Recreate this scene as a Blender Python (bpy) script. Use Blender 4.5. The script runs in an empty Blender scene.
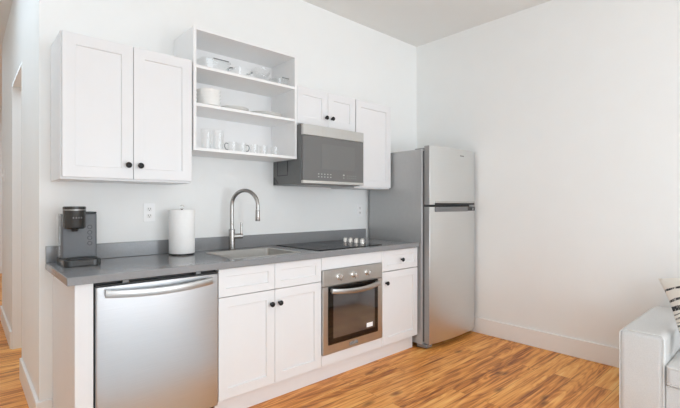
import bpy, bmesh, math, random
from mathutils import Vector, Matrix

random.seed(7)
scene = bpy.context.scene
COL = scene.collection
PI = math.pi

# ------------------------------------------------------------------ camera, light, exposure
F_PX, YAW, CAM = 417.0, math.radians(42.14), (0.0, -2.838, 1.242)
cam_d = bpy.data.cameras.new('camera')
cam_d.sensor_fit = 'HORIZONTAL'
cam_d.sensor_width = 36.0
cam_d.lens = F_PX / 680.0 * 36.0
cam_d.shift_y = 0.2 / 680.0
cam_d.clip_start = 0.02
cam = bpy.data.objects.new('camera', cam_d)
COL.objects.link(cam)
cam.location = CAM
cam.rotation_euler = (PI / 2, 0, -YAW)
scene.camera = cam

scene.view_settings.view_transform = 'Standard'
scene.view_settings.look = 'None'
scene.view_settings.exposure = 0.0
scene.view_settings.gamma = 1.0
scene.view_settings.use_curve_mapping = False

world = bpy.data.worlds.new('daylight')
scene.world = world
world.use_nodes = True
wn = world.node_tree
bg = wn.nodes['Background']
bg.inputs[0].default_value = (0.86, 0.93, 1.0, 1)
bg.inputs[1].default_value = 2.0

def area_light(name, loc, rot, sx, sy, power, color=(1, 1, 1)):
    l = bpy.data.lights.new(name, 'AREA')
    l.shape = 'RECTANGLE'
    l.size, l.size_y = sx, sy
    l.energy = power
    l.color = color
    o = bpy.data.objects.new(name, l)
    COL.objects.link(o)
    o.location = loc
    o.rotation_euler = rot
    return o

# daylight through the windows behind and left of the camera, added soft fill under the room and hall ceilings
XL_WIN = -0.78
DAY = (0.70, 0.792, 0.868)
area_light('window_daylight', (0.95, -6.9, 1.2), (PI / 2, 0, 0), 1.3, 1.9, 52, DAY)
area_light('window_daylight', (2.95, -6.9, 1.2), (PI / 2, 0, 0), 1.3, 1.9, 52, DAY)
area_light('window_daylight', (XL_WIN, -4.5, 1.3), (PI / 2, 0, -PI / 2), 1.6, 1.7, 20, DAY)
area_light('side_room_glow', (1.3, 1.2, 2.9), (0, 0, 0), 1.0, 1.2, 15, (0.68, 0.86, 1.0))
area_light('ceiling_fill', (0.9, -3.6, 2.93), (0, 0, 0), 2.6, 3.0, 9, DAY)
area_light('hall_fill', (-0.3, 0.35, 2.93), (0, 0, 0), 0.7, 1.8, 10.5, (0.68, 0.86, 1.0))
area_light('hall_fill', (0.8, 4.4, 2.93), (0, 0, 0), 2.2, 2.2, 36, (0.64, 0.84, 1.0))
scene.cycles.max_bounces = 14
scene.cycles.diffuse_bounces = 9
scene.cycles.glossy_bounces = 6
scene.cycles.transparent_max_bounces = 24

# ------------------------------------------------------------------ materials
def lin(c):
    return tuple(((v / 255) / 12.92 if v / 255 <= 0.04045 else ((v / 255 + 0.055) / 1.055) ** 2.4) for v in c)

def mat(name, rgb, rough=0.5, metal=0.0, noise=0.0, scale=40.0, bump=0.0, spec=0.5, ior=None, stretch=None, coat=0.0):
    m = bpy.data.materials.new(name)
    m.use_nodes = True
    nt = m.node_tree
    b = nt.nodes['Principled BSDF']
    b.inputs['Base Color'].default_value = (*lin(rgb), 1)
    b.inputs['Roughness'].default_value = rough
    b.inputs['Metallic'].default_value = metal
    b.inputs['Specular IOR Level'].default_value = spec
    b.inputs['Coat Weight'].default_value = coat
    if ior: b.inputs['IOR'].default_value = ior
    if noise or bump:
        tc = nt.nodes.new('ShaderNodeTexCoord')
        mp = nt.nodes.new('ShaderNodeMapping')
        if stretch: mp.inputs['Scale'].default_value = stretch
        nz = nt.nodes.new('ShaderNodeTexNoise')
        nz.inputs['Scale'].default_value = scale
        nz.inputs['Detail'].default_value = 4
        nt.links.new(tc.outputs['Object'], mp.inputs[0])
        nt.links.new(mp.outputs[0], nz.inputs['Vector'])
        if noise:
            cr = nt.nodes.new('ShaderNodeValToRGB')
            c0 = lin(rgb)
            cr.color_ramp.elements[0].position = 0.3
            cr.color_ramp.elements[1].position = 0.7
            cr.color_ramp.elements[0].color = (*[v * (1 - noise) for v in c0], 1)
            cr.color_ramp.elements[1].color = (*[min(1, v * (1 + noise)) for v in c0], 1)
            nt.links.new(nz.outputs['Fac'], cr.inputs[0])
            nt.links.new(cr.outputs[0], b.inputs['Base Color'])
        if bump:
            bp = nt.nodes.new('ShaderNodeBump')
            bp.inputs['Strength'].default_value = bump
            bp.inputs['Distance'].default_value = 0.002
            nt.links.new(nz.outputs['Fac'], bp.inputs['Height'])
            nt.links.new(bp.outputs[0], b.inputs['Normal'])
    return m

def glass_mat(name, tint=(1, 1, 1), f0=0.06):
    m = bpy.data.materials.new(name)
    m.use_nodes = True
    nt = m.node_tree
    nt.nodes.remove(nt.nodes['Principled BSDF'])
    out = nt.nodes['Material Output']
    tr = nt.nodes.new('ShaderNodeBsdfTransparent'); tr.inputs[0].default_value = (*tint, 1)
    gl = nt.nodes.new('ShaderNodeBsdfGlossy'); gl.inputs['Roughness'].default_value = 0.04
    gl.inputs[0].default_value = (0.95, 0.96, 0.96, 1)
    lw = nt.nodes.new('ShaderNodeLayerWeight'); lw.inputs[0].default_value = 0.35
    mth = nt.nodes.new('ShaderNodeMath'); mth.operation = 'MULTIPLY_ADD'
    mth.inputs[1].default_value = 0.32; mth.inputs[2].default_value = f0
    mx = nt.nodes.new('ShaderNodeMixShader')
    nt.links.new(lw.outputs['Facing'], mth.inputs[0])
    nt.links.new(mth.outputs[0], mx.inputs[0])
    nt.links.new(tr.outputs[0], mx.inputs[1]); nt.links.new(gl.outputs[0], mx.inputs[2])
    nt.links.new(mx.outputs[0], out.inputs[0])
    return m

def floor_mat():
    m = bpy.data.materials.new('oak_laminate')
    m.use_nodes = True
    nt = m.node_tree; N = nt.nodes.new; L = nt.links.new
    b = nt.nodes['Principled BSDF']
    tc = N('ShaderNodeTexCoord')
    br = N('ShaderNodeTexBrick')
    br.offset = 0.37; br.offset_frequency = 2; br.squash = 1.0
    br.inputs['Scale'].default_value = 1.0
    br.inputs['Mortar Size'].default_value = 0.0011
    br.inputs['Mortar Smooth'].default_value = 0.2
    br.inputs['Brick Width'].default_value = 1.22
    br.inputs['Row Height'].default_value = 0.125
    br.inputs['Color1'].default_value = (0, 0, 0, 1)
    br.inputs['Color2'].default_value = (1, 1, 1, 1)
    br.inputs['Mortar'].default_value = (0.5, 0.5, 0.5, 1)
    L(tc.outputs['Object'], br.inputs['Vector'])
    # per plank offset of the grain
    sep = N('ShaderNodeSeparateColor'); L(br.outputs['Color'], sep.inputs[0])
    mul = N('ShaderNodeMath'); mul.operation = 'MULTIPLY'; mul.inputs[1].default_value = 37.0
    L(sep.outputs[0], mul.inputs[0])
    comb = N('ShaderNodeCombineXYZ'); L(mul.outputs[0], comb.inputs[0]); L(mul.outputs[0], comb.inputs[2])
    add = N('ShaderNodeVectorMath'); add.operation = 'ADD'
    L(tc.outputs['Object'], add.inputs[0]); L(comb.outputs[0], add.inputs[1])
    def noise(sx, sy, scale, detail, dist, rough=0.55):
        mp = N('ShaderNodeMapping'); mp.inputs['Scale'].default_value = (sx, sy, 1)
        nz = N('ShaderNodeTexNoise')
        nz.inputs['Scale'].default_value = scale; nz.inputs['Detail'].default_value = detail
        nz.inputs['Distortion'].default_value = dist; nz.inputs['Roughness'].default_value = rough
        L(add.outputs[0], mp.inputs[0]); L(mp.outputs[0], nz.inputs['Vector'])
        return nz.outputs['Fac']
    broad = noise(0.55, 10.0, 1.6, 5, 1.6, 0.6)
    fine = noise(0.9, 48.0, 2.0, 5, 0.8, 0.6)
    fig = noise(0.55, 5.0, 1.8, 2, 1.8)
    # wavy cathedral figure
    sn = N('ShaderNodeMath'); sn.operation = 'MULTIPLY'; sn.inputs[1].default_value = 34.0; L(fig, sn.inputs[0])
    si = N('ShaderNodeMath'); si.operation = 'SINE'; L(sn.outputs[0], si.inputs[0])
    def madd(a, k, c=None):
        n = N('ShaderNodeMath'); n.operation = 'MULTIPLY_ADD'; L(a, n.inputs[0]); n.inputs[1].default_value = k
        if c is None: n.inputs[2].default_value = 0.0
        elif isinstance(c, float): n.inputs[2].default_value = c
        else: L(c, n.inputs[2])
        return n.outputs[0]
    v = madd(broad, 1.25, -0.28)
    v = madd(fine, 0.55, madd(v, 1.0, -0.235))
    v = madd(si.outputs[0], 0.085, v)
    v = madd(sep.outputs[0], 0.20, v)
    cr = N('ShaderNodeValToRGB'); L(v, cr.inputs[0])
    e = cr.color_ramp.elements
    e[0].position = 0.12; e[0].color = (*lin((134, 72, 26)), 1)
    e[1].position = 0.95; e[1].color = (*lin((255, 220, 150)), 1)
    for p, c in ((0.34, (204, 127, 56)), (0.52, (236, 163, 84)), (0.72, (250, 191, 111))):
        k = e.new(p); k.color = (*lin(c), 1)
    # knots
    vo = N('ShaderNodeTexVoronoi'); vo.voronoi_dimensions = '2D'; vo.inputs['Scale'].default_value = 1.0
    mpk = N('ShaderNodeMapping'); mpk.inputs['Scale'].default_value = (1.2, 2.9, 1)
    L(add.outputs[0], mpk.inputs[0]); L(mpk.outputs[0], vo.inputs['Vector'])
    kr = N('ShaderNodeValToRGB'); L(vo.outputs['Distance'], kr.inputs[0])
    kr.color_ramp.elements[0].position = 0.015; kr.color_ramp.elements[0].color = (0.30, 0.24, 0.2, 1)
    kr.color_ramp.elements[1].position = 0.085; kr.color_ramp.elements[1].color = (1, 1, 1, 1)
    mk = N('ShaderNodeMix'); mk.data_type = 'RGBA'; mk.blend_type = 'MULTIPLY'; mk.inputs[0].default_value = 0.85
    L(cr.outputs[0], mk.inputs[6]); L(kr.outputs[0], mk.inputs[7])
    # joints
    mj = N('ShaderNodeMix'); mj.data_type = 'RGBA'; mj.blend_type = 'MIX'
    jf = N('ShaderNodeMath'); jf.operation = 'MULTIPLY'; jf.inputs[1].default_value = 0.6; L(br.outputs['Fac'], jf.inputs[0])
    L(jf.outputs[0], mj.inputs[0]); L(mk.outputs[2], mj.inputs[6]); mj.inputs[7].default_value = (*lin((95, 52, 22)), 1)
    L(mj.outputs[2], b.inputs['Base Color'])
    b.inputs['Roughness'].default_value = 0.42
    b.inputs['Specular IOR Level'].default_value = 0.4
    bp = N('ShaderNodeBump'); bp.inputs['Strength'].default_value = 0.12; bp.inputs['Distance'].default_value = 0.002
    L(fine, bp.inputs['Height']); L(bp.outputs[0], b.inputs['Normal'])
    return m

def pillow_mat():
    m = bpy.data.materials.new('striped_woven_cotton')
    m.use_nodes = True
    nt = m.node_tree; N = nt.nodes.new; L = nt.links.new
    b = nt.nodes['Principled BSDF']; b.inputs['Roughness'].default_value = 0.95
    tc = N('ShaderNodeTexCoord'); sp = N('ShaderNodeSeparateXYZ'); L(tc.outputs['Object'], sp.inputs[0])
    nz = N('ShaderNodeTexNoise'); nz.inputs['Scale'].default_value = 14
    L(tc.outputs['Object'], nz.inputs['Vector'])
    a = N('ShaderNodeMath'); a.operation = 'MULTIPLY_ADD'; L(nz.outputs['Fac'], a.inputs[0]); a.inputs[1].default_value = 0.02; L(sp.outputs[1], a.inputs[2])
    mr = N('ShaderNodeMapRange'); L(a.outputs[0], mr.inputs[0])
    mr.inputs[1].default_value = -0.2; mr.inputs[2].default_value = 0.2
    cr = N('ShaderNodeValToRGB'); cr.color_ramp.interpolation = 'CONSTANT'; L(mr.outputs[0], cr.inputs[0])
    bands = [(0.0, 0), (0.07, 1), (0.10, 0), (0.17, .6), (0.19, 0), (0.24, .8), (0.265, 0), (0.32, .55), (0.335, 0), (0.39, .8), (0.415, 0), (0.44, .8), (0.46, 0), (0.50, .7), (0.52, 0), (0.555, .8), (0.572, 0), (0.61, 1), (0.675, 0), (0.735, 1), (0.77, 0), (0.90, 1), (0.93, 0)]
    el = cr.color_ramp.elements
    el[0].position = 0.0; el[0].color = (0, 0, 0, 1)
    el[1].position = bands[1][0]; el[1].color = (1, 1, 1, 1)
    for p, v in bands[2:]:
        k = el.new(p); k.color = (v, v, v, 1)
    mp = N('ShaderNodeMapping'); mp.inputs['Scale'].default_value = (110, 22, 22)
    n2 = N('ShaderNodeTexNoise'); n2.inputs['Scale'].default_value = 1.0; n2.inputs['Detail'].default_value = 2
    L(tc.outputs['Object'], mp.inputs[0]); L(mp.outputs[0], n2.inputs['Vector'])
    r2 = N('ShaderNodeMapRange'); L(n2.outputs['Fac'], r2.inputs[0]); r2.inputs[1].default_value = 0.30; r2.inputs[2].default_value = 0.46
    f = N('ShaderNodeMath'); f.operation = 'MULTIPLY'; L(cr.outputs[0], f.inputs[0]); L(r2.outputs[0], f.inputs[1])
    mx = N('ShaderNodeMix'); mx.data_type = 'RGBA'; L(f.outputs[0], mx.inputs[0])
    mx.inputs[6].default_value = (*lin((236, 231, 222)), 1); mx.inputs[7].default_value = (*lin((52, 52, 54)), 1)
    L(mx.outputs[2], b.inputs['Base Color'])
    return m

M = {}
M['wall'] = mat('white_wall_paint', (242, 243, 242), 0.75, noise=0.006, scale=6, bump=0.03)
M['ceiling'] = mat('white_ceiling_paint', (232, 231, 228), 0.85, noise=0.006, scale=6)
M['trim'] = mat('white_trim_paint', (243, 242, 240), 0.45, noise=0.005, scale=8)
M['gloss'] = mat('white_gloss_trim_paint', (245, 245, 243), 0.22, noise=0.005, scale=8)
M['cab'] = mat('white_cabinet_lacquer', (231, 231, 232), 0.4, noise=0.005, scale=10)
M['cabin'] = mat('white_melamine', (240, 240, 240), 0.5, noise=0.005, scale=10)
M['knob'] = mat('blackened_metal', (38, 37, 37), 0.35, 0.6, noise=0.05, scale=60)
M['counter'] = mat('grey_quartz', (138, 139, 141), 0.16, noise=0.045, scale=140)
M['steel'] = mat('brushed_stainless_steel', (203, 206, 209), 0.30, 1.0, noise=0.03, scale=6, stretch=(1, 1, 60))
M['fridgesteel'] = mat('brushed_refrigerator_steel', (222, 223, 222), 0.32, 1.0, noise=0.012, scale=6, stretch=(1, 1, 60))
M['steelh'] = mat('brushed_stainless_band', (206, 205, 202), 0.33, 1.0, noise=0.03, scale=6, stretch=(60, 60, 1))
M['polish'] = mat('polished_steel', (222, 220, 217), 0.14, 1.0, noise=0.02, scale=20)
M['barsteel'] = mat('satin_bar_steel', (192, 192, 191), 0.28, 1.0, noise=0.02, scale=20)
M['faucetsteel'] = mat('brushed_nickel', (172, 170, 167), 0.24, 1.0, noise=0.02, scale=30)
M['sinksteel'] = mat('satin_sink_steel', (200, 198, 194), 0.36, 0.75, noise=0.03, scale=30)
M['fridgeside'] = mat('grey_appliance_paint', (184, 185, 185), 0.28, 0.3, noise=0.02, scale=30)
M['dark'] = mat('dark_plastic', (40, 41, 42), 0.45, noise=0.04, scale=40)
M['black'] = mat('black_plastic', (22, 22, 23), 0.35, noise=0.04, scale=40)
M['gasket'] = mat('grey_gasket_rubber', (84, 84, 84), 0.7, noise=0.04, scale=40)
M['handlegrey'] = mat('dark_grey_handle_plastic', (112, 112, 113), 0.35, noise=0.03, scale=40)
M['doorside'] = mat('grey_door_edge', (158, 158, 157), 0.4, 0.2, noise=0.02, scale=40)
M['greypl'] = mat('grey_plastic', (135, 135, 135), 0.4, noise=0.03, scale=40)
M['mwside'] = mat('dark_grey_sheet_metal', (112, 113, 113), 0.35, 0.5, noise=0.03, scale=40)
M['mwglass'] = mat('smoked_microwave_glass', (105, 105, 104), 0.12, noise=0.01, scale=20, spec=0.8)
M['mwwin'] = mat('smoked_window_mesh', (110, 110, 109), 0.14, noise=0.02, scale=300, spec=0.8)
M['keyprint'] = mat('pale_grey_print', (166, 166, 165), 0.5, noise=0.01, scale=40)
M['white'] = mat('white_print', (250, 250, 250), 0.5, noise=0.01, scale=40)
M['blackglass'] = mat('black_ceramic_glass', (12, 12, 13), 0.05, noise=0.05, scale=30, ior=1.3, spec=0.35)
M['ringprint'] = mat('grey_burner_print', (88, 88, 90), 0.2, noise=0.05, scale=40)
M['ovenglass'] = mat('black_oven_glass', (22, 19, 17), 0.04, noise=0.03, scale=30, ior=1.6)
M['ovenwin'] = mat('reflective_oven_window', (138, 142, 148), 0.09, 0.85, noise=0.02, scale=30)
M['cmgrey'] = mat('slate_grey_plastic', (100, 103, 107), 0.42, noise=0.03, scale=60)
M['cmdark'] = mat('gloss_dark_plastic', (48, 47, 45), 0.2, noise=0.03, scale=60)
M['paper'] = mat('quilted_paper', (248, 248, 247), 0.95, noise=0.012, scale=60, bump=0.12)
M['ceramic'] = mat('white_glazed_ceramic', (238, 237, 234), 0.18, noise=0.005, scale=20)
M['glass'] = glass_mat('clear_glass', (0.99, 0.991, 0.99), 0.03)
M['lidgrey'] = mat('grey_lid_plastic', (120, 122, 124), 0.5, noise=0.03, scale=40)
M['linen'] = mat('off_white_linen', (216, 216, 215), 0.95, noise=0.05, scale=220, bump=0.4)
M['piping'] = mat('linen_piping', (216, 216, 214), 0.9, noise=0.04, scale=120)
M['wood'] = mat('dark_foot_wood', (60, 44, 34), 0.5, noise=0.1, scale=30)
M['bounce_rug'] = mat('pale_grey_wool', (228, 229, 231), 0.95, noise=0.05, scale=160, bump=0.5)
M['floor'] = floor_mat()
M['pillow'] = pillow_mat()

# ------------------------------------------------------------------ mesh helpers
class MB:
    def __init__(s): s.bm = bmesh.new()
    def box(s, x0, x1, y0, y1, z0, z1):
        v = [s.bm.verts.new(p) for p in ((x0, y0, z0), (x1, y0, z0), (x1, y1, z0), (x0, y1, z0), (x0, y0, z1), (x1, y0, z1), (x1, y1, z1), (x0, y1, z1))]
        for f in ((3, 2, 1, 0), (4, 5, 6, 7), (0, 1, 5, 4), (1, 2, 6, 5), (2, 3, 7, 6), (3, 0, 4, 7)):
            s.bm.faces.new([v[i] for i in f])
        return s
    def panel(s, x0, x1, z0, z1, yf, yb, rail=0.058, rec=0.010):
        """shaker front: frame with a recessed flat field, front at y = yf"""
        def ring(a, y): return [s.bm.verts.new(p) for p in ((x0 + a, y, z0 + a), (x1 - a, y, z0 + a), (x1 - a, y, z1 - a), (x0 + a, y, z1 - a))]
        b = ring(0, yb); f = ring(0, yf); i = ring(rail, yf); r = ring(rail + 0.002, yf + rec)
        s.bm.faces.new(b[::-1]); s.bm.faces.new(r)
        for A, B in ((b, f), (f, i), (i, r)):
            for k in range(4):
                s.bm.faces.new((A[k], A[(k + 1) % 4], B[(k + 1) % 4], B[k]))
        return s
    def lathe(s, prof, c=(0, 0, 0), axis='Z', seg=32, caps=True):
        rings = []
        for r, h in prof:
            if r < 1e-6:
                rings.append([s.bm.verts.new(s._ax(0, 0, h, c, axis))])
            else:
                rings.append([s.bm.verts.new(s._ax(r * math.cos(2 * PI * k / seg), r * math.sin(2 * PI * k / seg), h, c, axis)) for k in range(seg)])
        for a, b in zip(rings, rings[1:]):
            if len(a) == 1 and len(b) == 1: continue
            for k in range(seg):
                k2 = (k + 1) % seg
                if len(a) == 1: s.bm.faces.new((a[0], b[k2], b[k]))
                elif len(b) == 1: s.bm.faces.new((a[k], a[k2], b[0]))
                else: s.bm.faces.new((a[k], a[k2], b[k2], b[k]))
        if caps:
            if len(rings[0]) > 1: s.bm.faces.new(rings[0][::-1])
            if len(rings[-1]) > 1: s.bm.faces.new(rings[-1])
        return s
    @staticmethod
    def _ax(a, b, h, c, axis):
        if axis == 'Z': return (c[0] + a, c[1] + b, c[2] + h)
        if axis == '-Y': return (c[0] + a, c[1] - h, c[2] + b)
        return (c[0] + h, c[1] + a, c[2] + b)
    def tube(s, pts, r, seg=12, closed=False, squash=None):
        pts = [Vector(p) for p in pts]; n = len(pts); rings = []
        rr = r if isinstance(r, (list, tuple)) else [r] * n
        up = None
        for i, p in enumerate(pts):
            if closed: t = pts[(i + 1) % n] - pts[i - 1]
            else: t = pts[min(i + 1, n - 1)] - pts[max(i - 1, 0)]
            t.normalize()
            if up is None:
                up = Vector((0, 0, 1)) if abs(t.z) < 0.9 else Vector((1, 0, 0))
            u = (up - t * up.dot(t)).normalized(); w = t.cross(u)
            up = u
            q = squash or (1, 1)
            rings.append([s.bm.verts.new(p + u * (rr[i] * q[0] * math.cos(2 * PI * k / seg)) + w * (rr[i] * q[1] * math.sin(2 * PI * k / seg))) for k in range(seg)])
        m = n if closed else n - 1
        for i in range(m):
            a, b = rings[i], rings[(i + 1) % n]
            for k in range(seg):
                s.bm.faces.new((a[k], a[(k + 1) % seg], b[(k + 1) % seg], b[k]))
        if not closed:
            s.bm.faces.new(rings[0][::-1]); s.bm.faces.new(rings[-1])
        return s
    def prism(s, poly, z0, z1):
        a = [s.bm.verts.new((x, y, z0)) for x, y in poly]; b = [s.bm.verts.new((x, y, z1)) for x, y in poly]
        s.bm.faces.new(a[::-1]); s.bm.faces.new(b)
        n = len(poly)
        for k in range(n): s.bm.faces.new((a[k], a[(k + 1) % n], b[(k + 1) % n], b[k]))
        return s
    def holed(s, xs, ys, z0, z1, holes):
        """flat slab over a grid of cuts, cells in `holes` left out"""
        nx, ny = len(xs), len(ys)
        lo = [[s.bm.verts.new((x, y, z0)) for y in ys] for x in xs]
        hi = [[s.bm.verts.new((x, y, z1)) for y in ys] for x in xs]
        solid = lambda i, j: 0 <= i < nx - 1 and 0 <= j < ny - 1 and (i, j) not in holes
        for i in range(nx - 1):
            for j in range(ny - 1):
                if not solid(i, j): continue
                s.bm.faces.new((hi[i][j], hi[i + 1][j], hi[i + 1][j + 1], hi[i][j + 1]))
                s.bm.faces.new((lo[i][j], lo[i][j + 1], lo[i + 1][j + 1], lo[i + 1][j]))
                for (di, dj, a, b) in ((-1, 0, (i, j + 1), (i, j)), (1, 0, (i + 1, j), (i + 1, j + 1)), (0, -1, (i, j), (i + 1, j)), (0, 1, (i + 1, j + 1), (i, j + 1))):
                    if not solid(i + di, j + dj):
                        s.bm.faces.new((lo[a[0]][a[1]], lo[b[0]][b[1]], hi[b[0]][b[1]], hi[a[0]][a[1]]))
        return s
    def map(s, fn):
        for v in s.bm.verts: v.co = fn(v.co)
        return s

def rounded_rect(x0, x1, y0, y1, r, n=6):
    out = []
    for cx, cy, a0 in ((x1 - r, y0 + r, -PI / 2), (x1 - r, y1 - r, 0), (x0 + r, y1 - r, PI / 2), (x0 + r, y0 + r, PI)):
        for k in range(n + 1):
            a = a0 + k / n * PI / 2
            out.append((cx + r * math.cos(a), cy + r * math.sin(a)))
    return out

def root_of(o):
    while o.parent: o = o.parent
    return o

def obj(name, mb, m, parent=None, bevel=0.0, smooth=True, subsurf=0, seg=2, origin=None, mods=None):
    """links the collected shapes as ONE mesh object; coordinates are the room's until the thing is posed"""
    base = Vector(root_of(parent)['base']) if parent else Vector(origin or (0, 0, 0))
    bmesh.ops.recalc_face_normals(mb.bm, faces=mb.bm.faces)
    for v in mb.bm.verts: v.co = v.co - base
    me = bpy.data.meshes.new(name)
    mb.bm.to_mesh(me); mb.bm.free()
    me.materials.append(m if not isinstance(m, str) else M[m])
    o = bpy.data.objects.new(name, me)
    COL.objects.link(o)
    if parent: o.parent = parent
    else:
        o.location = base; o['base'] = tuple(base)
    if bevel:
        b = o.modifiers.new('bevel', 'BEVEL'); b.width = bevel; b.segments = seg; b.limit_method = 'ANGLE'; b.angle_limit = math.radians(40)
    if subsurf:
        q = o.modifiers.new('subsurf', 'SUBSURF'); q.levels = q.render_levels = subsurf
    if smooth:
        for p in me.polygons: p.use_smooth = True
        if not subsurf:
            try: me.set_sharp_from_angle(angle=math.radians(35))
            except Exception: pass
    return o

def thing(name, label, cat, base=(0, 0, 0), group=None):
    o = bpy.data.objects.new(name, None); COL.objects.link(o)
    o.empty_display_size = 0.05
    o.location = base; o['base'] = tuple(base)
    o['label'] = label; o['category'] = cat
    if group: o['group'] = group
    return o

def tag(o, label, cat, group=None):
    o['label'] = label; o['category'] = cat
    if group: o['group'] = group
    return o

def struct(name, mb, m, bevel=0.0, parent=None):
    o = obj(name, mb, m, parent, bevel)
    if not parent: o['kind'] = 'structure'
    return o

def dup(root, loc, label, group=None):
    r = root.copy(); COL.objects.link(r); r.location = loc; r['label'] = label
    if group: r['group'] = group
    for ch in root.children:
        c = ch.copy(); COL.objects.link(c); c.parent = r
        for g in ch.children:
            d = g.copy(); COL.objects.link(d); d.parent = c
    return r

def B(*a): return MB().box(*a)

# ------------------------------------------------------------------ the room
XL, XR, XH = -0.85, 3.703, 0.315          # left wall, right wall, hall corner of the kitchen wall
YF, YB, ZC = -7.0, 6.8, 2.972             # wall behind the camera, far hall wall, ceiling
struct('floor', B(XL, XR, YF, YB, -0.1, 0), 'floor')
struct('ceiling', B(XL - .12, XR + .12, YF - .12, YB + .12, ZC, ZC + 0.12), 'ceiling')
struct('wall_back', B(XH, XR, 0, 0.12, 0, ZC), 'wall')
struct('wall_right', B(XR, XR + 0.12, YF, YB, -0.1, ZC), 'wall')
lw = MB()
lw.holed([YF, -5.3, -3.7, YB], [-0.1, 0.45, 2.15, ZC], 0, 0.12, {(1, 1)})
lw.map(lambda c: Vector((XL - c.z, c.x, c.y)))
struct('wall_left', lw, 'wall')
struct('wall_far', B(XL - 0.12, XR + 0.12, YB, YB + 0.12, -0.1, ZC), 'wall')
# hall side wall with its square opening
OY0, OY1, OZ = 0.895, 1.70, 2.262
hw = MB()
hw.box(XH, XH + 0.12, 0.12, OY0, 0, ZC)
hw.box(XH, XH + 0.12, OY1, 2.95, 0, ZC)
hw.box(XH, XH + 0.12, OY0, OY1, OZ, ZC)
struct('wall_hall', hw, 'wall')
# white lining of the hall opening
hl = MB()
hl.box(XH - 0.002, XH + 0.122, OY0 + 0.0005, OY0 + 0.014, 0, OZ - 0.014); hl.box(XH - 0.002, XH + 0.122, OY1 - 0.014, OY1 - 0.0005, 0, OZ - 0.014)
hl.box(XH - 0.002, XH + 0.122, OY0 + 0.0005, OY1 - 0.0005, OZ - 0.014, OZ - 0.0005)
struct('trim_1', hl, 'gloss')
# wall behind the camera with two window openings
fw = MB()
wx = [XL - 0.12, 0.3, 1.6, 2.3, 3.6, XR + 0.12]; wz = [-0.1, 0.25, 2.15, ZC]
fw.holed(wx, wz, 0, 0.12, {(1, 1), (3, 1)})
fw.map(lambda c: Vector((c.x, YF - c.z, c.y)))
struct('wall_front', fw, 'wall')
for n, (a, b) in enumerate(((0.3, 1.6), (2.3, 3.6)), 1):
    f = MB().holed([a, a + 0.05, (a + b) / 2 - 0.02, (a + b) / 2 + 0.02, b - 0.05, b], [0.25, 0.3, 2.1, 2.15], 0, 0.06, {(1, 1), (3, 1)})
    f.map(lambda c: Vector((c.x, YF - 0.03 - c.z, c.y)))
    struct('window_%d' % n, f, 'trim')

f = MB().holed([-5.3, -5.25, -4.52, -4.48, -3.75, -3.7], [0.45, 0.5, 2.1, 2.15], 0, 0.06, {(1, 1), (3, 1)})
f.map(lambda c: Vector((XL - 0.03 - c.z, c.x, c.y)))
struct('window_3', f, 'trim')

def bboard(name, x0, x1, y0, y1, h=0.147):
    struct(name, B(x0, x1, y0, y1, 0, h), 'trim', 0.003)
bboard('baseboard_right', XR - 0.015, XR, YF, 0)
bboard('baseboard_back', XH - 0.016, 0.376, -0.016, 0)
bboard('baseboard_hall', XH - 0.016, XH, 0, OY0)
bboard('baseboard_passage', XH - 0.016, XH, OY1, 2.95)
bboard('baseboard_far', XL, XR, YB - 0.016, YB, 0.14)

# ------------------------------------------------------------------ kitchen units
YFR = -0.6265     # front of the base doors
YD = YFR + 0.019  # back of the base doors
ZT = 0.876        # top of the base units
ZK = 0.118        # bottom of the base fronts
YU = -0.324       # front of the wall cabinet doors

KNOB = [(0.0075, 0), (0.0065, 0.004), (0.006, 0.012), (0.009, 0.015), (0.0155, 0.019), (0.0165, 0.023), (0.015, 0.027), (0.010, 0.0295), (0, 0.0303)]
def knob(x, y, z, parent):
    return obj('knob', MB().lathe(KNOB, (x, y, z), '-Y', 24), 'knob', parent)

def carcass(x0, x1, y0, y1, z0, z1, t=0.018, top=True, shelf=False):
    mb = MB()
    mb.box(x0, x0 + t, y0, y1, z0, z1); mb.box(x1 - t, x1, y0, y1, z0, z1)
    mb.box(x0 + t, x1 - t, y0, y1, z0, z0 + t); mb.box(x0 + t, x1 - t, y1 - 0.006, y1, z0 + t, z1 - (t if top else 0))
    if top: mb.box(x0 + t, x1 - t, y0, y1, z1 - t, z1)
    else:
        mb.box(x0 + t, x1 - t, y0, y0 + 0.02, z1 - 0.05, z1)
    return mb

# end panel left of the dishwasher
tag(obj('cabinet_end_panel', B(0.377, 0.4515, YFR, -0.001, 0.0, ZT - 0.001), 'cab', bevel=0.0015, origin=(0.414, -0.31, 0)),
    'white end panel standing between the hall corner and the dishwasher', 'panel')

# sink base cabinet
t = thing('base_cabinet', 'white shaker base cabinet under the sink with two doors and false drawer fronts', 'cabinet', (1.451, -0.3, 0.0))
obj('body', carcass(1.073, 1.829, YD + 0.001, -0.001, ZK, ZT, top=False), 'cabin', t)
for a, b, kx in ((1.0745, 1.4495, 1.421), (1.4525, 1.8275, 1.482)):
    obj('false_drawer_front', MB().panel(a, b, 0.711, 0.871, YFR, YD, 0.045, 0.009), 'cab', t, 0.0012)
    d = obj('door', MB().panel(a, b, 0.122, 0.707, YFR, YD), 'cab', t, 0.0012)
    knob(kx, YFR, 0.622, d)

# oven housing
t = thing('oven_cabinet', 'white cabinet housing around the built-in oven, plain strips above and below it', 'cabinet', (2.137, -0.3, 0.0))
mb = MB(); mb.box(1.8300, 1.8415, YD, -0.001, ZK, ZT); mb.box(2.4440, 2.4555, YFR, -0.001, ZK, ZT); mb.box(1.8415, 2.4440, YD, -0.03, ZK, 0.136)
obj('body', mb, 'cabin', t)
obj('filler_strip', B(1.8305, 2.4425, YFR, YD, 0.7855, 0.874), 'cab', t, 0.001)
obj('filler_strip', B(1.8305, 2.4425, YFR, YD, 0.122, 0.1965), 'cab', t, 0.001)

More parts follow.
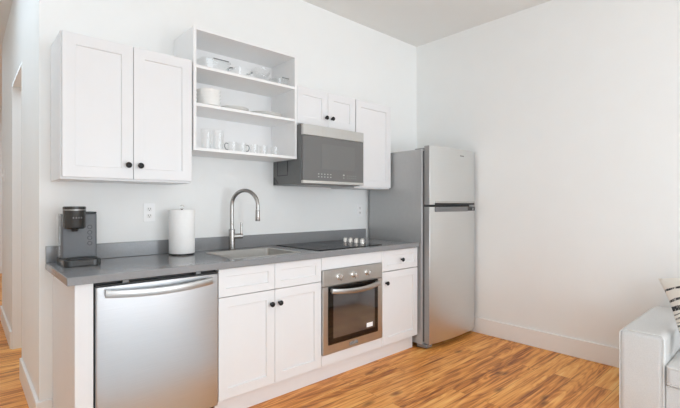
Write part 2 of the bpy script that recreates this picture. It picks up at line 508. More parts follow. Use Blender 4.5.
# drawer and door cabinet beside the refrigerator
t = thing('base_cabinet', 'narrow white shaker base cabinet with one drawer over one door beside the refrigerator', 'cabinet', (2.677, -0.3, 0.0))
obj('body', carcass(2.4565, 2.899, YD + 0.001, -0.001, ZK, ZT), 'cabin', t)
d = obj('drawer', MB().panel(2.458, 2.8985, 0.708, 0.871, YFR, YD, 0.045, 0.009), 'cab', t, 0.0012)
knob(2.682, YFR, 0.787, d)
d = obj('door', MB().panel(2.458, 2.8985, 0.122, 0.702, YFR, YD), 'cab', t, 0.0012)
knob(2.494, YFR, 0.615, d)

# toe kick
tag(obj('toe_kick_board', B(1.0755, 2.897, -0.572, -0.556, 0, ZK - 0.001), 'cab', origin=(2, -0.56, 0)), 'long white toe kick board on the floor under the base cabinets', 'board')

# countertop with its sink cut-out, upstand
SX0, SX1, SY0, SY1 = 1.212, 1.700, -0.560, -0.155
CX0, CX1, CYF = 0.343, 2.890, -0.654
tag(obj('countertop', MB().holed([CX0, SX0, SX1, CX1], [CYF, SY0, SY1, -0.0005], ZT + 0.0005, 0.914, {(1, 1)}), 'counter', bevel=0.003, origin=(1.6, -0.3, ZT)),
    'long grey quartz countertop over the base cabinets with a sink cut-out', 'countertop')
tag(obj('backsplash', B(CX0, CX1, -0.020, -0.0005, 0.9145, 1.006), 'counter', bevel=0.002, origin=(1.6, -0.01, 0.914)),
    'low grey quartz upstand along the wall at the back of the countertop', 'backsplash')

# sink
t = thing('kitchen_sink', 'rectangular stainless steel sink basin set in the grey countertop', 'sink', (1.445, -0.36, 0.68))
bm_ = MB()
def sink_ring(inset, z, r): return [bm_.bm.verts.new((x, y, z)) for x, y in rounded_rect(SX0 - 0.004 + inset, SX1 + 0.004 - inset, SY0 - 0.004 + inset, SY1 + 0.004 - inset, r, 5)]
rs = [sink_ring(-0.004, 0.9146, 0.026), sink_ring(-0.003, 0.9160, 0.026), sink_ring(0.004, 0.9160, 0.024), sink_ring(0.007, 0.913, 0.024), sink_ring(0.009, 0.75, 0.03), sink_ring(0.016, 0.715, 0.04), sink_ring(0.040, 0.70, 0.05)]
for a, b in zip(rs, rs[1:]):
    for k in range(len(a)): bm_.bm.faces.new((a[k], a[(k + 1) % len(a)], b[(k + 1) % len(a)], b[k]))
bm_.bm.faces.new(rs[-1])
o = obj('basin', bm_, 'sinksteel', t)
sm = o.modifiers.new('solid', 'SOLIDIFY'); sm.thickness = 0.0015; sm.offset = 0
obj('drain', MB().lathe([(0.045, 0.7008), (0.043, 0.7035), (0.03, 0.7035), (0.028, 0.7015), (0, 0.7015)], (1.445, -0.3, 0), 'Z', 32), 'polish', t)

# faucet
FB = Vector((1.432, -0.098, 0.914))
t = thing('kitchen_faucet', 'tall brushed steel gooseneck faucet with side lever behind the sink', 'faucet', tuple(FB))
dirv = Vector((0.46, -0.888, 0)).normalized()
obj('base', MB().lathe([(0.027, 0), (0.027, 0.004), (0.0225, 0.006), (0.0225, 0.146), (0.020, 0.149), (0.0145, 0.150)], FB, 'Z', 28), 'faucetsteel', t)
pts = [FB + Vector((0, 0, z)) for z in (0.14, 0.2, 0.26, 0.318)]
R = 0.107
for k in range(1, 19):
    a = PI - k / 18 * PI
    pts.append(FB + Vector((0, 0, 0.318)) + dirv * (R + R * math.cos(a)) + Vector((0, 0, R * math.sin(a))))
pts.append(pts[-1] + Vector((0, 0, -0.024)))
obj('spout', MB().tube(pts, 0.0135, 16), 'faucetsteel', t)
e = pts[-1]
obj('spray_head', MB().lathe([(0.0142, 0), (0.0150, -0.004), (0.0155, -0.045), (0.0165, -0.078), (0.0150, -0.081), (0.012, -0.081)], e + Vector((0, 0, -0.003)), 'Z', 24), 'faucetsteel', t)
sd = Vector((0.96, -0.28, 0)).normalized()
pc = FB + Vector((0, 0, 0.098))
lv = obj('lever_hub', MB().tube([pc + sd * 0.015, pc + sd * 0.060, pc + sd * 0.0605, pc + sd * 0.078], [0.019, 0.019, 0.0175, 0.0175], 20), 'faucetsteel', t)
obj('lever', MB().tube([pc + sd * 0.068, pc + sd * 0.068 + Vector((0, 0, 0.05)), pc + sd * 0.069 + Vector((0, 0, 0.098))], [0.0075, 0.007, 0.007], 12), 'faucetsteel', lv)

# dishwasher
t = thing('dishwasher', 'stainless steel dishwasher with a bowed bar handle under the countertop', 'dishwasher', (0.762, -0.3, 0.0))
obj('body', B(0.4535, 1.0705, -0.600, -0.03, 0.10, 0.868), 'black', t, 0.002)
obj('kick_plate', B(0.4605, 1.0675, -0.56, -0.54, 0.0, 0.098), 'black', t)
dd = obj('door', MB().prism(rounded_rect(0.459, 1.0665, -0.640, -0.601, 0.008, 3), 0.112, 0.852), 'steel', t, 0.002)
obj('control_strip', B(0.459, 1.0665, -0.632, -0.602, 0.8535, 0.861), 'black', dd, 0.001)
for x in (0.588, 0.952):
    obj('mounting_bracket', B(x - 0.014, x + 0.014, -0.636, -0.603, 0.8615, 0.8735), 'greypl', t, 0.001)
hp = MB()
n = 24
prof = []
for k in range(n + 1):
    u = k / n
    x = 0.494 + u * (1.020 - 0.494)
    bow = 1 - (2 * u - 1) ** 2
    prof.append((x, bow))
# flat curved bar: rounded section, bowing out and slightly down in the middle
ringsv = []
for x, bow in prof:
    cy = -0.664 - 0.030 * bow; cz = 0.822 - 0.012 * bow
    sec = []
    for a in range(12):
        an = 2 * PI * a / 12
        sx = 0.009 * math.copysign(abs(math.cos(an)) ** 0.35, math.cos(an)); sz = 0.0185 * math.copysign(abs(math.sin(an)) ** 0.35, math.sin(an))
        sec.append(hp.bm.verts.new((x, cy + sx, cz + sz)))
    ringsv.append(sec)
for a, b in zip(ringsv, ringsv[1:]):
    for k in range(12): hp.bm.faces.new((a[k], a[(k + 1) % 12], b[(k + 1) % 12], b[k]))
hp.bm.faces.new(ringsv[0][::-1]); hp.bm.faces.new(ringsv[-1])
hp.box(0.498, 0.522, -0.660, -0.639, 0.808, 0.836); hp.box(0.992, 1.016, -0.660, -0.639, 0.808, 0.836)
obj('handle', hp, 'barsteel', dd)

# oven
OX0, OX1 = 1.8430, 2.4350
t = thing('built_in_oven', 'stainless built-in wall oven with black glass door and three knobs', 'oven', (2.143, -0.3, 0.2))
obj('body', B(1.8425, 2.4430, YD + 0.001, -0.05, 0.199, 0.783), 'mwside', t)
OX0 = 1.8325
cp = obj('control_panel', B(OX0, OX1, -0.641, YD, 0.671, 0.783), 'steelh', t, 0.0015)
for x in (1.980, 2.123, 2.266):
    k_ = obj('control_knob', MB().lathe([(0.0225, 0), (0.0225, 0.004), (0.0185, 0.006), (0.0175, 0.024), (0.0155, 0.027), (0, 0.0275)], (x, -0.641, 0.728), '-Y', 28), 'polish', cp)
    obj('knob_grip', B(x - 0.0045, x + 0.0045, -0.6765, -0.667, 0.7115, 0.7445), 'polish', k_, 0.0015)
    obj('dial_mark', MB().lathe([(0.004, 0), (0.004, 0.0004)], (x + 0.018, -0.641, 0.700), '-Y', 12), 'dark', cp)
    obj('dial_mark', MB().lathe([(0.003, 0), (0.003, 0.0004)], (x + 0.026, -0.641, 0.708), '-Y', 12), 'dark', cp)
od = obj('door', MB().holed([OX0, 1.876, 2.380, OX1], [0.199, 0.262, 0.655, 0.667], 0, 0.024, set()).map(lambda c: Vector((c.x, YD - 0.002 - c.z - 0.008, c.y))), 'steelh', t, 0.0015)
YO = YD - 0.002 - 0.024 - 0.008
obj('glass', MB().prism(rounded_rect(1.876, 2.380, 0.262, 0.6665, 0.006, 3), 0, 0.003).map(lambda c: Vector((c.x, YO - c.z, c.y))), 'ovenglass', od)
obj('window', MB().prism(rounded_rect(1.922, 2.343, 0.302, 0.606, 0.004, 3), 0, 0.0006).map(lambda c: Vector((c.x, YO - 0.003 - c.z, c.y))), 'ovenwin', od)
obj('energy_sticker', B(2.255, 2.320, YO - 0.0046, YO - 0.0036, 0.315, 0.347), 'white', od)
obj('badge', B(2.080, 2.165, YO - 0.002, YO - 0.0004, 0.218, 0.243), 'greypl', od)
# a bowed flat handle below the control panel
hp = MB(); ringsv = []
for k in range(25):
    u = k / 24; x = 1.892 + u * (2.372 - 1.892); bow = 1 - (2 * u - 1) ** 2
    cy = YO - 0.026 - 0.026 * bow; cz = 0.640 - 0.016 * bow
    sec = []
    for a in range(12):
        an = 2 * PI * a / 12
        sec.append(hp.bm.verts.new((x, cy + 0.0075 * math.copysign(abs(math.cos(an)) ** 0.35, math.cos(an)), cz + 0.018 * math.copysign(abs(math.sin(an)) ** 0.35, math.sin(an)))))
    ringsv.append(sec)
for a, b in zip(ringsv, ringsv[1:]):
    for k in range(12): hp.bm.faces.new((a[k], a[(k + 1) % 12], b[(k + 1) % 12], b[k]))
hp.bm.faces.new(ringsv[0][::-1]); hp.bm.faces.new(ringsv[-1])
hp.box(1.896, 1.914, YO - 0.022, YO - 0.002, 0.629, 0.651); hp.box(2.350, 2.368, YO - 0.022, YO - 0.002, 0.629, 0.651)
obj('handle', hp, 'barsteel', od)

# cooktop
t = thing('cooktop', 'black ceramic glass cooktop flush on the grey countertop above the oven', 'cooktop', (2.18, -0.31, 0.9143))
obj('glass_plate', MB().prism(rounded_rect(1.848, 2.512, -0.572, -0.036, 0.01, 4), 0.9145, 0.919), 'blackglass', t, 0.0012)
for cx, cy, r in ((2.0, -0.43, 0.09), (2.0, -0.19, 0.075), (2.28, -0.44, 0.075), (2.28, -0.19, 0.09)):
    rg = MB()
    for q in (r, r * 0.6):
        rg.lathe([(q, 0), (q, 0.0003), (q - 0.003, 0.0003), (q - 0.003, 0)], (cx, cy, 0.9191), 'Z', 48, caps=False)
    for a in range(4):
        an = a * PI / 2 + PI / 4
        x, y = cx + r * math.cos(an), cy + r * math.sin(an)
        rg.box(x - 0.012, x + 0.012, y - 0.002, y + 0.002, 0.9191, 0.9194)
    obj('burner_ring', rg, 'ringprint', t, smooth=False)
for y in (-0.195, -0.262, -0.330, -0.402):
    k_ = obj('control_knob', MB().lathe([(0.0215, 0.9192), (0.0215, 0.923), (0.0195, 0.926), (0.0185, 0.948), (0.0165, 0.951), (0, 0.9515)], (2.452, y, 0), 'Z', 28), 'polish', t)
    obj('knob_grip', B(2.434, 2.470, y - 0.004, y + 0.004, 0.9505, 0.9575), 'polish', k_, 0.001)

# ------------------------------------------------------------------ wall cabinets
def wall_cabinet(label, x0, x1, z0, z1, doors):
    t = thing('wall_cabinet', label, 'cabinet', ((x0 + x1) / 2, -0.16, z0))
    obj('body', carcass(x0, x1, YU + 0.0205, -0.001, z0, z1), 'cab', t, 0.001)
    for a, b, kx, kz in doors:
        d = obj('door', MB().panel(a, b, z0 + 0.012, z1 - 0.003, YU, YU + 0.019), 'cab', t, 0.0012)
        if kx: knob(kx, YU, kz, d)
    return t
wall_cabinet('wide white two-door wall cabinet hung above the coffee maker and paper towel roll', 0.368, 1.047, 1.371, 2.130,
             ((0.3745, 0.7095, 0.682, 1.459), (0.7125, 1.0455, 0.745, 1.459)))
wall_cabinet('short white two-door wall cabinet directly above the microwave', 1.8435, 2.4490, 1.836, 2.130,
             ((1.846, 2.1455, 2.121, 1.921), (2.1485, 2.4475, 2.184, 1.921)))
wall_cabinet('tall narrow white single-door wall cabinet between the microwave and the refrigerator', 2.4565, 2.900, 1.378, 2.130,
             ((2.459, 2.8985, None, None),))

# open shelf unit
SHX0, SHX1, SHZ0, SHZ1 = 1.056, 1.8425, 1.577, 2.346
ST = 0.019
t = thing('open_shelf_unit', 'white open wall shelf with three tiers holding glassware and dishes', 'shelf', (1.449, -0.16, SHZ0))
mb = MB()
mb.box(SHX0, SHX0 + ST, YU, -0.001, SHZ0, SHZ1); mb.box(SHX1 - ST, SHX1, YU, -0.001, SHZ0, SHZ1)
mb.box(SHX0 + ST, SHX1 - ST, YU, -0.001, SHZ1 - ST, SHZ1); mb.box(SHX0 + ST, SHX1 - ST, YU, -0.001, SHZ0, SHZ0 + ST)
mb.box(SHX0 + ST, SHX1 - ST, -0.008, -0.001, SHZ0 + ST, SHZ1 - ST)
obj('body', mb, 'cabin', t, 0.0008)
SZ2, SZ1 = 2.111, 1.873
obj('shelf_board', B(SHX0 + ST, SHX1 - ST, YU + 0.001, -0.009, SZ2 - ST, SZ2), 'cabin', t, 0.0008)
obj('shelf_board', B(SHX0 + ST, SHX1 - ST, YU + 0.001, -0.009, SZ1 - ST, SZ1), 'cabin', t, 0.0008)
SZ0 = SHZ0 + ST

# ------------------------------------------------------------------ microwave
MX0, MX1, MZ0, MZ1 = 1.8455, 2.4525, 1.392, 1.834
t = thing('microwave', 'over-the-range microwave with dark glass door and steel band under the short cabinet', 'microwave', (2.149, -0.2, MZ0))
obj('body', B(MX0, MX1, -0.372, -0.002, MZ0, MZ1), 'mwside', t, 0.002)
obj('control_column', B(MX0 + 0.001, MX0 + 0.004, -0.371, -0.315, 1.60, 1.831), 'steelh', t)
sp = MB()
X = MX0 - 0.0004
def strip(y0, y1, z0, z1): sp.box(X - 0.0006, X + 0.0006, y0, y1, z0, z1)
strip(-0.20, -0.195, 1.462, 1.56); strip(-0.20, -0.06, 1.462, 1.467); strip(-0.065, -0.06, 1.462, 1.575); strip(-0.205, -0.195, 1.49, 1.575)
obj('side_groove', sp, 'black', t)
tri = MB().tube([(X, -0.018, 1.40), (X, -0.018, 1.452), (X, -0.075, 1.405), (X, -0.02, 1.402)], 0.003, 6)
obj('side_bracket', tri, 'black', t)
d = obj('door', B(MX0, MX1 + 0.018, -0.398, -0.374, 1.420, 1.7545), 'mwglass', t, 0.002)
obj('window', B(2.02, 2.37, -0.3986, -0.3979, 1.510, 1.70), 'mwwin', d)
obj('top_band', B(MX0, MX1 + 0.018, -0.400, -0.373, 1.7555, MZ1 - 0.001), 'steelh', t, 0.0015)
obj('bottom_strip', B(MX0, MX1 + 0.018, -0.402, -0.373, 1.397, 1.4195), 'steelh', t, 0.0015)
keys = [(1.985 + i * 0.030, 1.997 + i * 0.030, 1.446 + j * 0.021, 1.453 + j * 0.021) for i in range(5) for j in range(2)]
keys += [(2.240, 2.256, 1.466, 1.477), (2.242, 2.254, 1.447, 1.452)]
keys += [(2.285 + i * 0.023, 2.291 + i * 0.023, 1.448 + j * 0.018, 1.452 + j * 0.018) for i in range(5) for j in range(2)]
for a, b, c, e in keys:
    obj('key_print', B(a, b, -0.3986, -0.3981, c, e), 'keyprint', d, smooth=False)
obj('underside_grille', B(1.90, 2.40, -0.34, -0.06, MZ0 - 0.004, MZ0 + 0.001), 'greypl', t, 0.001)

# ------------------------------------------------------------------ refrigerator
RX0, RX1 = 2.923, 3.682
t = thing('refrigerator', 'stainless top-freezer refrigerator with grey side in the corner of the room', 'refrigerator', (3.29, -0.35, 0.0))
obj('body', B(RX0, RX1, -0.655, -0.03, 0.035, 1.716), 'fridgeside', t, 0.004)
DX0, DX1, DYB, DYE, DEP = 2.943, 3.670, -0.664, -0.722, 0.030
obj('gasket', B(RX0 + 0.014, RX1 - 0.012, -0.6635, -0.6555, 0.06, 1.70), 'gasket', t)
def bow_y(x):
    u = (x - DX0 - 0.008) / (DX1 - DX0 - 0.016)
    return DYE - DEP * max(0.0, 1 - (2 * u - 1) ** 2)
def front_strip(x0, x1, z0, z1, off, th, n=16):
    xs = [x0 + (x1 - x0) * k / n for k in range(n + 1)]
    return MB().prism([(x, bow_y(x) - off - th) for x in xs] + [(x, bow_y(x) - off) for x in xs[::-1]], z0, z1)
def fridge_door(name, z0, z1):
    xs = [DX0 + (DX1 - DX0) * k / 20 for k in range(21)]
    d = obj(name, MB().prism([(DX1, DYB), (DX0, DYB)] + [(x, bow_y(x) + 0.006) for x in xs], z0, z1), 'doorside', t, 0.003)
    obj('steel_front', MB().prism([(x, bow_y(x)) for x in xs] + [(x, bow_y(x) + 0.0055) for x in xs[::-1]], z0 + 0.0005, z1 - 0.0005), 'fridgesteel', d, 0.0025)
    return d
fd = fridge_door('freezer_door', 1.237, 1.744)
rd = fridge_door('refrigerator_door', 0.045, 1.219)
obj('handle', front_strip(3.005, 3.660, 1.252, 1.270, 0.0, 0.009), 'steelh', fd, 0.003)
obj('handle_recess', front_strip(3.005, 3.660, 1.2375, 1.2515, 0.0, 0.003), 'black', fd)
obj('handle', front_strip(3.005, 3.50, 1.176, 1.2185, -0.001, 0.009), 'handlegrey', rd, 0.002)
hb = obj('handle_cap', front_strip(3.50, 3.660, 1.180, 1.2185, -0.001, 0.009), 'black', rd, 0.002)
obj('latch', front_strip(3.60, 3.62, 1.184, 1.208, 0.008, 0.002), 'steelh', hb)
obj('badge', front_strip(3.365, 3.435, 1.678, 1.688, 0.0002, 0.001), 'greypl', fd)
obj('hinge_cover', B(2.950, 3.02, -0.655, -0.56, 1.7165, 1.7285), 'greypl', t, 0.003)
obj('base_grille', B(RX0 + 0.02, RX1 - 0.02, -0.645, -0.62, 0.006, 0.034), 'dark', t, 0.002)
for x, y in ((2.955, -0.60), (3.62, -0.60), (2.955, -0.08), (3.62, -0.08)):
    obj('foot', MB().lathe([(0.02, 0), (0.02, 0.012), (0.012, 0.014), (0.012, 0.036)], (x, y, 0), 'Z', 16), 'dark', t)
obj('lower_hinge', B(2.926, 3.005, -0.700, -0.60, 0.012, 0.040), 'greypl', t, 0.004)

# ------------------------------------------------------------------ coffee maker
CB = (0.462, -0.175, 0.9142)
t = thing('coffee_maker', 'slim dark grey single-serve coffee maker on the left end of the countertop', 'coffee maker', CB)
x0, x1 = 0.384, 0.562
z = 0.9142
def rr(xa, xb, ya, yb, r, za, zb): return MB().prism(rounded_rect(xa, xb, ya, yb, r, 5), za, zb)
bs = obj('base', rr(x0, x1 - 0.004, -0.305, -0.06, 0.028, z, z + 0.036), 'cmdark', t, 0.004)
obj('drip_tray', rr(x0 + 0.02, x1 - 0.02, -0.297, -0.205, 0.014, z + 0.0365, z + 0.041), 'black', bs, 0.001)
obj('base_front_band', B(x0 + 0.035, x1 - 0.045, -0.3075, -0.3045, z + 0.008, z + 0.029), 'gasket', bs, 0.001)
bd = obj('housing', rr(x0 + 0.008, x1 - 0.004, -0.195, -0.062, 0.012, z + 0.0365, z + 0.274), 'cmgrey', t, 0.003)
obj('housing_lid', rr(x0 + 0.075, x1 - 0.004, -0.193, -0.07, 0.012, z + 0.2745, z + 0.286), 'black', bd, 0.003)
for k in range(4):
    obj('brew_button', MB().lathe([(0.0115, 0), (0.0115, 0.0015), (0.0092, 0.0015), (0.0092, 0)], (x1 - 0.040, -0.195, z + 0.112 + k * 0.030), '-Y', 24, caps=False), 'cmdark', bd)
hd = obj('brew_head', MB().lathe([(0.0, z + 0.196), (0.042, z + 0.196), (0.051, z + 0.203), (0.053, z + 0.211), (0.053, z + 0.298), (0.0535, z + 0.300), (0.0535, z + 0.313), (0.049, z + 0.316), (0, z + 0.316)], (x0 + 0.060, -0.228, 0), 'Z', 40), 'cmdark', t)
obj('lid_ring', MB().lathe([(0.0542, z + 0.296), (0.0542, z + 0.299), (0.053, z + 0.299), (0.053, z + 0.296)], (x0 + 0.060, -0.228, 0), 'Z', 40, caps=False), 'steelh', hd)
obj('nozzle', MB().lathe([(0.014, z + 0.182), (0.017, z + 0.196)], (x0 + 0.060, -0.232, 0), 'Z', 20), 'black', hd)
lg = MB()
for k in range(4):
    a = -PI / 2 + 0.10 + (k - 1.5) * 0.24
    cx, cy = x0 + 0.060 + 0.0533 * math.cos(a), -0.228 + 0.0533 * math.sin(a)
    lg.box(cx - 0.0016, cx + 0.0016, cy - 0.0012, cy + 0.001, z + 0.252, z + 0.260)
obj('logo_print', lg, 'greypl', hd, smooth=False)
obj('water_tank', rr(x0 - 0.002, x0 + 0.0075, -0.17, -0.05, 0.003, z + 0.0365, z + 0.272), 'glass', t, 0.001)

# paper towel
PT = (1.062, -0.125, 0.9142)
t = thing('paper_towel_holder', 'black paper towel stand with wire loop top on the countertop', 'paper towel holder', PT)
obj('base_plate', MB().lathe([(0.078, 0), (0.078, 0.007), (0.074, 0.0095), (0, 0.0095)], PT, 'Z', 40), 'black', t)
obj('rod', MB().lathe([(0.005, 0.0095), (0.005, 0.298)], PT, 'Z', 12), 'dark', t)
lp = [(PT[0] + 0.013 * math.sin(a), PT[1], PT[2] + 0.308 - 0.013 * math.cos(a)) for a in [2 * PI * k / 20 for k in range(20)]]
obj('loop', MB().tube(lp, 0.0028, 8, closed=True), 'polish', t)
tag(obj('paper_towel_roll', MB().lathe([(0.020, 0.0105), (0.0785, 0.0105), (0.080, 0.013), (0.080, 0.288), (0.0785, 0.2905), (0.020, 0.2905), (0.019, 0.288), (0.019, 0.013), (0.020, 0.0105)], PT, 'Z', 56, caps=False), 'paper', origin=PT),
    'fat white roll of paper towels on its black stand', 'paper towel')

# ------------------------------------------------------------------ outlets and switch
def outlet(label, x, z):
    t = thing('wall_outlet', label, 'outlet', (x, -0.003, z))
    obj('cover_plate', MB().prism(rounded_rect(x - 0.036, x + 0.036, z - 0.059, z + 0.059, 0.004, 3), 0.0004, 0.005).map(lambda c: Vector((c.x, -c.z, c.y))), 'white', t, 0.0015)
    for s in (-1, 1):
        cz = z + s * 0.0215
        r = obj('receptacle', MB().prism(rounded_rect(x - 0.0165, x + 0.0165, cz - 0.0135, cz + 0.0135, 0.009, 5), 0.005, 0.0068).map(lambda c: Vector((c.x, -c.z, c.y))), 'trim', t, 0.0006)
        sl = MB()
        sl.box(x - 0.008, x - 0.0055, -0.0074, -0.0066, cz - 0.001, cz + 0.008); sl.box(x + 0.0055, x + 0.008, -0.0074, -0.0066, cz - 0.001, cz + 0.008)
        sl.lathe([(0.0028, 0.0066), (0.0028, 0.0074)], (x, 0, cz - 0.007), '-Y', 12)
        obj('slots', sl, 'dark', r, smooth=False)
    return t
outlet('white wall outlet between the coffee maker and the paper towel roll', 0.897, 1.188)
outlet('white wall outlet above the cooktop next to the refrigerator', 2.82, 1.182)
t = thing('light_switch', 'white light switch on the hall wall beyond the opening', 'switch', (XH, 2.65, 1.54))
obj('cover_plate', B(XH - 0.006, XH - 0.0003, 2.60, 2.70, 1.475, 1.60), 'white', t, 0.0015)
obj('toggle', B(XH - 0.014, XH - 0.006, 2.643, 2.657, 1.525, 1.55), 'white', t, 0.001)

# ------------------------------------------------------------------ dishes on the open shelf
def dish_rect(name, x, y, z0, w, d, h, label, handles=False, lid=False, group=None):
    t = thing(name, label, 'container', (x, y, z0 + 0.0003), group)
    b = MB(); z0 += 0.0003
    def ring(i, z, r): return [b.bm.verts.new((px, py, z)) for px, py in rounded_rect(x - w / 2 + i, x + w / 2 - i, y - d / 2 + i, y + d / 2 - i, r, 5)]
    rs = [ring(0.018, z0, 0.02), ring(0.010, z0 + 0.004, 0.024), ring(0.001, z0 + h, 0.03), ring(-0.004, z0 + h + 0.002, 0.032), ring(0.003, z0 + h + 0.003, 0.028), ring(0.014, z0 + 0.008, 0.022)]
    b.bm.faces.new(rs[0][::-1])
    for p, q in zip(rs, rs[1:]):
        for k in range(len(p)): b.bm.faces.new((p[k], p[(k + 1) % len(p)], q[(k + 1) % len(p)], q[k]))
    b.bm.faces.new(rs[-1])
    bo = obj('bowl', b, 'glass', t)
    if handles:
        for s in (-1, 1):
            xx = x + s * (w / 2 + 0.003)
            obj('handle', MB().tube([(xx, y - 0.03, z0 + h), (xx + s * 0.014, y - 0.024, z0 + h), (xx + s * 0.016, y, z0 + h), (xx + s * 0.014, y + 0.024, z0 + h), (xx, y + 0.03, z0 + h)], 0.0045, 8), 'lidgrey', bo)
    if lid:
        ll = MB().prism(rounded_rect(x - w / 2 - 0.004, x + w / 2 + 0.004, y - d / 2 - 0.004, y + d / 2 + 0.004, 0.032, 5), z0 + h + 0.0035, z0 + h + 0.010)
        l_ = obj('lid', ll, 'glass' if lid == 'clear' else 'lidgrey', t, 0.002)
        if lid == 'clear':
            obj('seal', MB().prism(rounded_rect(x - w * 0.16, x + w * 0.38, y - d / 2 - 0.005, y - d / 2 - 0.0042, 0.0003, 1), z0 + h + 0.004, z0 + h + 0.011), 'lidgrey', l_)
    return t
YS = -0.215
dish_rect('glass_container', 1.232, YS, SZ2, 0.200, 0.15, 0.066, 'lidded rectangular glass container at the left end of the top shelf', lid='clear')
dish_rect('baking_dish', 1.432, YS, SZ2, 0.132, 0.15, 0.058, 'small rectangular glass baking dish with grey end handles on the top shelf', handles=True)
def round_bowl(x, y, z, r, h, label, group=None):
    return tag(obj('glass_bowl', MB().lathe([(0, 0), (r * 0.6, 0), (r * 0.66, 0.003), (r * 0.93, h * 0.55), (r, h), (r * 0.985, h + 0.001), (r * 0.9, h * 0.55), (r * 0.6, 0.006), (0, 0.005)], (x, y, z + 0.0003), 'Z', 36), 'glass', origin=(x, y, z)), label, 'bowl', group)
round_bowl(1.603, YS, SZ2, 0.070, 0.048, 'lower clear glass bowl of the two stacked on the top shelf', 'stacked clear glass bowls')
o = round_bowl(1.603, YS, SZ2 + 0.049, 0.072, 0.050, 'upper clear glass bowl of the two stacked on the top shelf', 'stacked clear glass bowls')
dish_rect('glass_container', 1.752, YS, SZ2, 0.116, 0.14, 0.052, 'lidded glass container at the right end of the top shelf', lid='clear')

def white_bowl(x, y, z, r, h):
    return MB().lathe([(0, 0), (r * 0.62, 0), (r * 0.62, 0.004), (r * 0.90, h * 0.30), (r * 0.955, h * 0.75), (r, h * 0.93), (r, h), (r * 0.97, h + 0.001), (r * 0.90, h * 0.4), (r * 0.55, 0.010), (0, 0.008)], (x, y, z + 0.0003), 'Z', 40)
ordw = ('bottom', 'second lowest', 'second highest', 'topmost')
b0 = None
for k in range(4):
    loc = (1.199, -0.225, SZ1 + 0.0003 + k * 0.0235)
    lab = 'white ceramic bowl, %s of the stack on the middle shelf' % ordw[k]
    if b0 is None:
        b0 = tag(obj('ceramic_bowl', white_bowl(loc[0], loc[1], loc[2], 0.077, 0.042), 'ceramic', origin=loc), lab, 'bowl', 'white bowls stacked on the middle shelf')
    else: dup(b0, loc, lab)
def plate_stack(x, y, r, n, names, group):
    p0 = None
    for k in range(n):
        loc = (x, y, SZ1 + 0.0003 + k * 0.0062)
        if p0 is None:
            p0 = tag(obj('plate', MB().lathe([(0, 0), (r * 0.6, 0), (r * 0.66, 0.002), (r, 0.015), (r * 0.99, 0.0175), (r * 0.64, 0.0055), (0, 0.005)], loc, 'Z', 48), 'ceramic', origin=loc), names[k], 'plate', group)
        else: dup(p0, loc, names[k])
plate_stack(1.392, -0.205, 0.100, 3, ['small white plate, %s of the short stack beside the bowls' % w for w in ('bottom', 'middle', 'top')], 'small white plates on the middle shelf')
plate_stack(1.652, -0.168, 0.140, 3, ['large white plate, %s of the wide stack on the middle shelf' % w for w in ('bottom', 'middle', 'top')], 'large white plates on the middle shelf')

def tumbler(x, y, r, h, label, group, kind='drinking_glass'):
    return tag(obj(kind, MB().lathe([(0, 0), (r * 0.86, 0), (r * 0.88, 0.003), (r, h), (r * 0.97, h + 0.0008), (r * 0.93, h), (r * 0.82, 0.010), (0, 0.009)], (x, y, SZ0 + 0.0003), 'Z', 32), 'glass', origin=(x, y, SZ0)), label, 'glass', group)
tumbler(1.178, -0.240, 0.038, 0.134, 'tall clear drinking glass at the left end of the bottom shelf', 'tall glasses on the bottom shelf')
tumbler(1.260, -0.240, 0.038, 0.134, 'tall clear drinking glass between the left end glass and the mugs', 'tall glasses on the bottom shelf')
def mug(x, y, label, s):
    t = thing('glass_mug', label, 'mug', (x, y, SZ0 + 0.0003), 'glass mugs on the bottom shelf')
    z = SZ0 + 0.0003
    obj('cup', MB().lathe([(0, 0), (0.030, 0), (0.032, 0.003), (0.034, 0.068), (0.033, 0.069), (0.0315, 0.068), (0.029, 0.010), (0, 0.009)], (x, y, z), 'Z', 32), 'glass', t)
    pts = [(x + s * 0.033, y, z + 0.056), (x + s * 0.046, y, z + 0.059), (x + s * 0.056, y, z + 0.050), (x + s * 0.057, y, z + 0.034), (x + s * 0.050, y, z + 0.019), (x + s * 0.033, y, z + 0.014)]
    obj('handle', MB().tube(pts, 0.0032, 8), 'lidgrey', t)
mug(1.365, -0.235, 'clear glass mug with its handle turned towards the tall glasses', -1)
mug(1.437, -0.235, 'clear glass mug with its handle turned towards the short glasses', 1)
for x, w in ((1.537, 'nearest the mugs'), (1.616, 'in the middle of the three'), (1.712, 'furthest from the mugs')):
    tumbler(x, -0.225, 0.032, 0.068, 'short clear tumbler on the bottom shelf, ' + w, 'short tumblers on the bottom shelf', 'tumbler')

# ------------------------------------------------------------------ pale rugs added out of view to neutralise the floor's warm bounce
tag(obj('bounce_rug', MB().prism(rounded_rect(-0.6, 2.75, -5.7, -2.38, 0.02, 3), 0.0003, 0.012), 'bounce_rug', bevel=0.003, origin=(1.1, -4, 0)),
    'large pale grey bounce mat added on the unseen floor in front of the sofa', 'bounce_rug')
tag(obj('bounce_runner', MB().prism(rounded_rect(-0.6, 2.0, -2.32, -1.32, 0.02, 3), 0.0003, 0.012), 'bounce_rug', bevel=0.003, origin=(0.7, -1.8, 0)),
    'pale grey bounce runner added on the unseen floor before the kitchen units', 'bounce_rug')

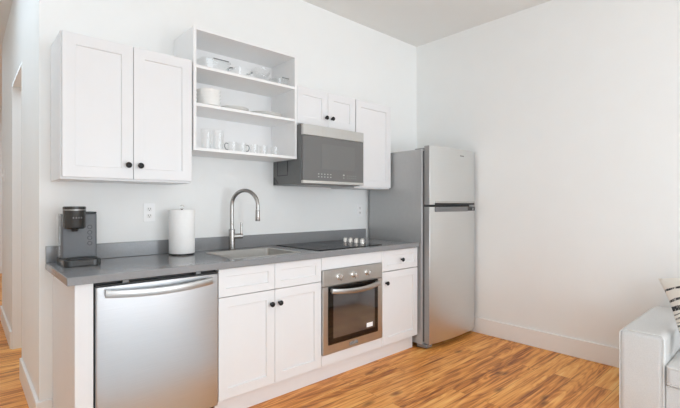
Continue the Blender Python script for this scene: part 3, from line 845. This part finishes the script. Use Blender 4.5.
# ------------------------------------------------------------------ sofa and cushion
SX, SB = 2.815, 3.665                 # front and back of the sofa
SA0, SA1 = -2.345, -2.130             # near arm of the sofa
AH, SH = 0.525, 0.375
LEN0 = -4.0
t = thing('sofa', 'low off-white linen sofa with piped edges against the right wall', 'sofa', (3.2, -3.0, 0.0))
def soft(x0, x1, y0, y1, z0, z1): return B(x0, x1, y0, y1, z0, z1)
def arm(y0, y1):
    a = obj('arm', soft(SX, SB, y0, y1, 0.03, AH), 'linen', t, 0.030, seg=5)
    r = 0.0032
    p = MB()
    q = 0.006
    fr = [(SX - 0.001 + q * 0, y0 + q, 0.05), (SX, y0 + q, AH - q - 0.012), (SX + q, y0 + q + 0.012, AH - q * 0.4), ((SX + q), y1 - q - 0.012, AH - q * 0.4), (SX, y1 - q, AH - q - 0.012), (SX, y1 - q, 0.05)]
    p.tube(fr, r, 8)
    obj('piping', p, 'piping', a)
    return a
arm(SA0, SA1)
arm(LEN0, LEN0 + 0.2)
obj('base', soft(SX + 0.012, SB - 0.01, LEN0 + 0.2, SA0, 0.05, SH - 0.115), 'linen', t, 0.006)
obj('back', soft(SB - 0.2, SB, LEN0 + 0.2, SA0, 0.1, 0.70), 'linen', t, 0.04, seg=4)
mid = (LEN0 + 0.2 + SA0) / 2
for y0, y1 in ((mid + 0.003, SA0 - 0.004), (LEN0 + 0.204, mid - 0.003)):
    c = obj('seat_cushion', soft(SX - 0.008, SB - 0.2, y0, y1, SH - 0.113, SH), 'linen', t, 0.022, seg=4)
    for zz in (SH - 0.012, SH - 0.101):
        pp = [(SX - 0.008 + 0.003, y1 - 0.020, zz), (SX - 0.008 + 0.003, y0 + 0.020, zz)]
        corner = [(SX + 0.35, y1 - 0.003, zz), (SX + 0.012, y1 - 0.003, zz), (SX - 0.003, y1 - 0.009, zz)] + pp
        obj('piping', MB().tube(corner, 0.005, 8), 'piping', c)
    obj('back_cushion', soft(SB - 0.36, SB - 0.19, y0 + 0.01, y1 - 0.01 - (0.42 if y1 > mid + 0.1 else 0), SH, 0.72), 'linen', t, 0.05, seg=4)
for x in (SX + 0.06, SB - 0.06):
    for y in (LEN0 + 0.08, SA1 - 0.08):
        obj('foot', B(x - 0.025, x + 0.025, y - 0.025, y + 0.025, 0, 0.06), 'wood', t, 0.004)

# pillow leaning in the corner of the sofa: grid with a puffed profile and pointed corners
W = 0.48
pb = MB(); n = 22
def ptk(i, j, s):
    u, v = 2 * i / n - 1, 2 * j / n - 1
    th = 0.085 * ((1 - u * u) * (1 - v * v)) ** 0.42
    k = 1 - 0.11 * (1 - v * v) * abs(u) ** 2
    k2 = 1 - 0.11 * (1 - u * u) * abs(v) ** 2
    return (u * W / 2 * k, v * W / 2 * k2, s * th)
fr = [[pb.bm.verts.new(ptk(i, j, 1)) for j in range(n + 1)] for i in range(n + 1)]
bk = [[fr[i][j] if i in (0, n) or j in (0, n) else pb.bm.verts.new(ptk(i, j, -1)) for j in range(n + 1)] for i in range(n + 1)]
for i in range(n):
    for j in range(n):
        pb.bm.faces.new((fr[i][j], fr[i + 1][j], fr[i + 1][j + 1], fr[i][j + 1]))
        pb.bm.faces.new((bk[i][j], bk[i][j + 1], bk[i + 1][j + 1], bk[i + 1][j]))
pil = tag(obj('throw_pillow', pb, 'pillow'), 'cream throw pillow with broken charcoal stripes leaning against the sofa arm', 'pillow')
# frame of the pillow: local x along its top edge, local y up its side, local z out of its face
ex = Vector((-0.2, -0.9, 0.36)).normalized()
ey = Vector((0.075, 0.062, 0.265)); ey = (ey - ex * ey.dot(ex)).normalized()
ez = ex.cross(ey)
TL = Vector((3.10, -2.262, 0.795))
cen = TL + ex * (W / 2) - ey * (W / 2)
mw = Matrix((ex, ey, ez)).transposed().to_4x4(); mw.translation = cen
pil.matrix_world = mw
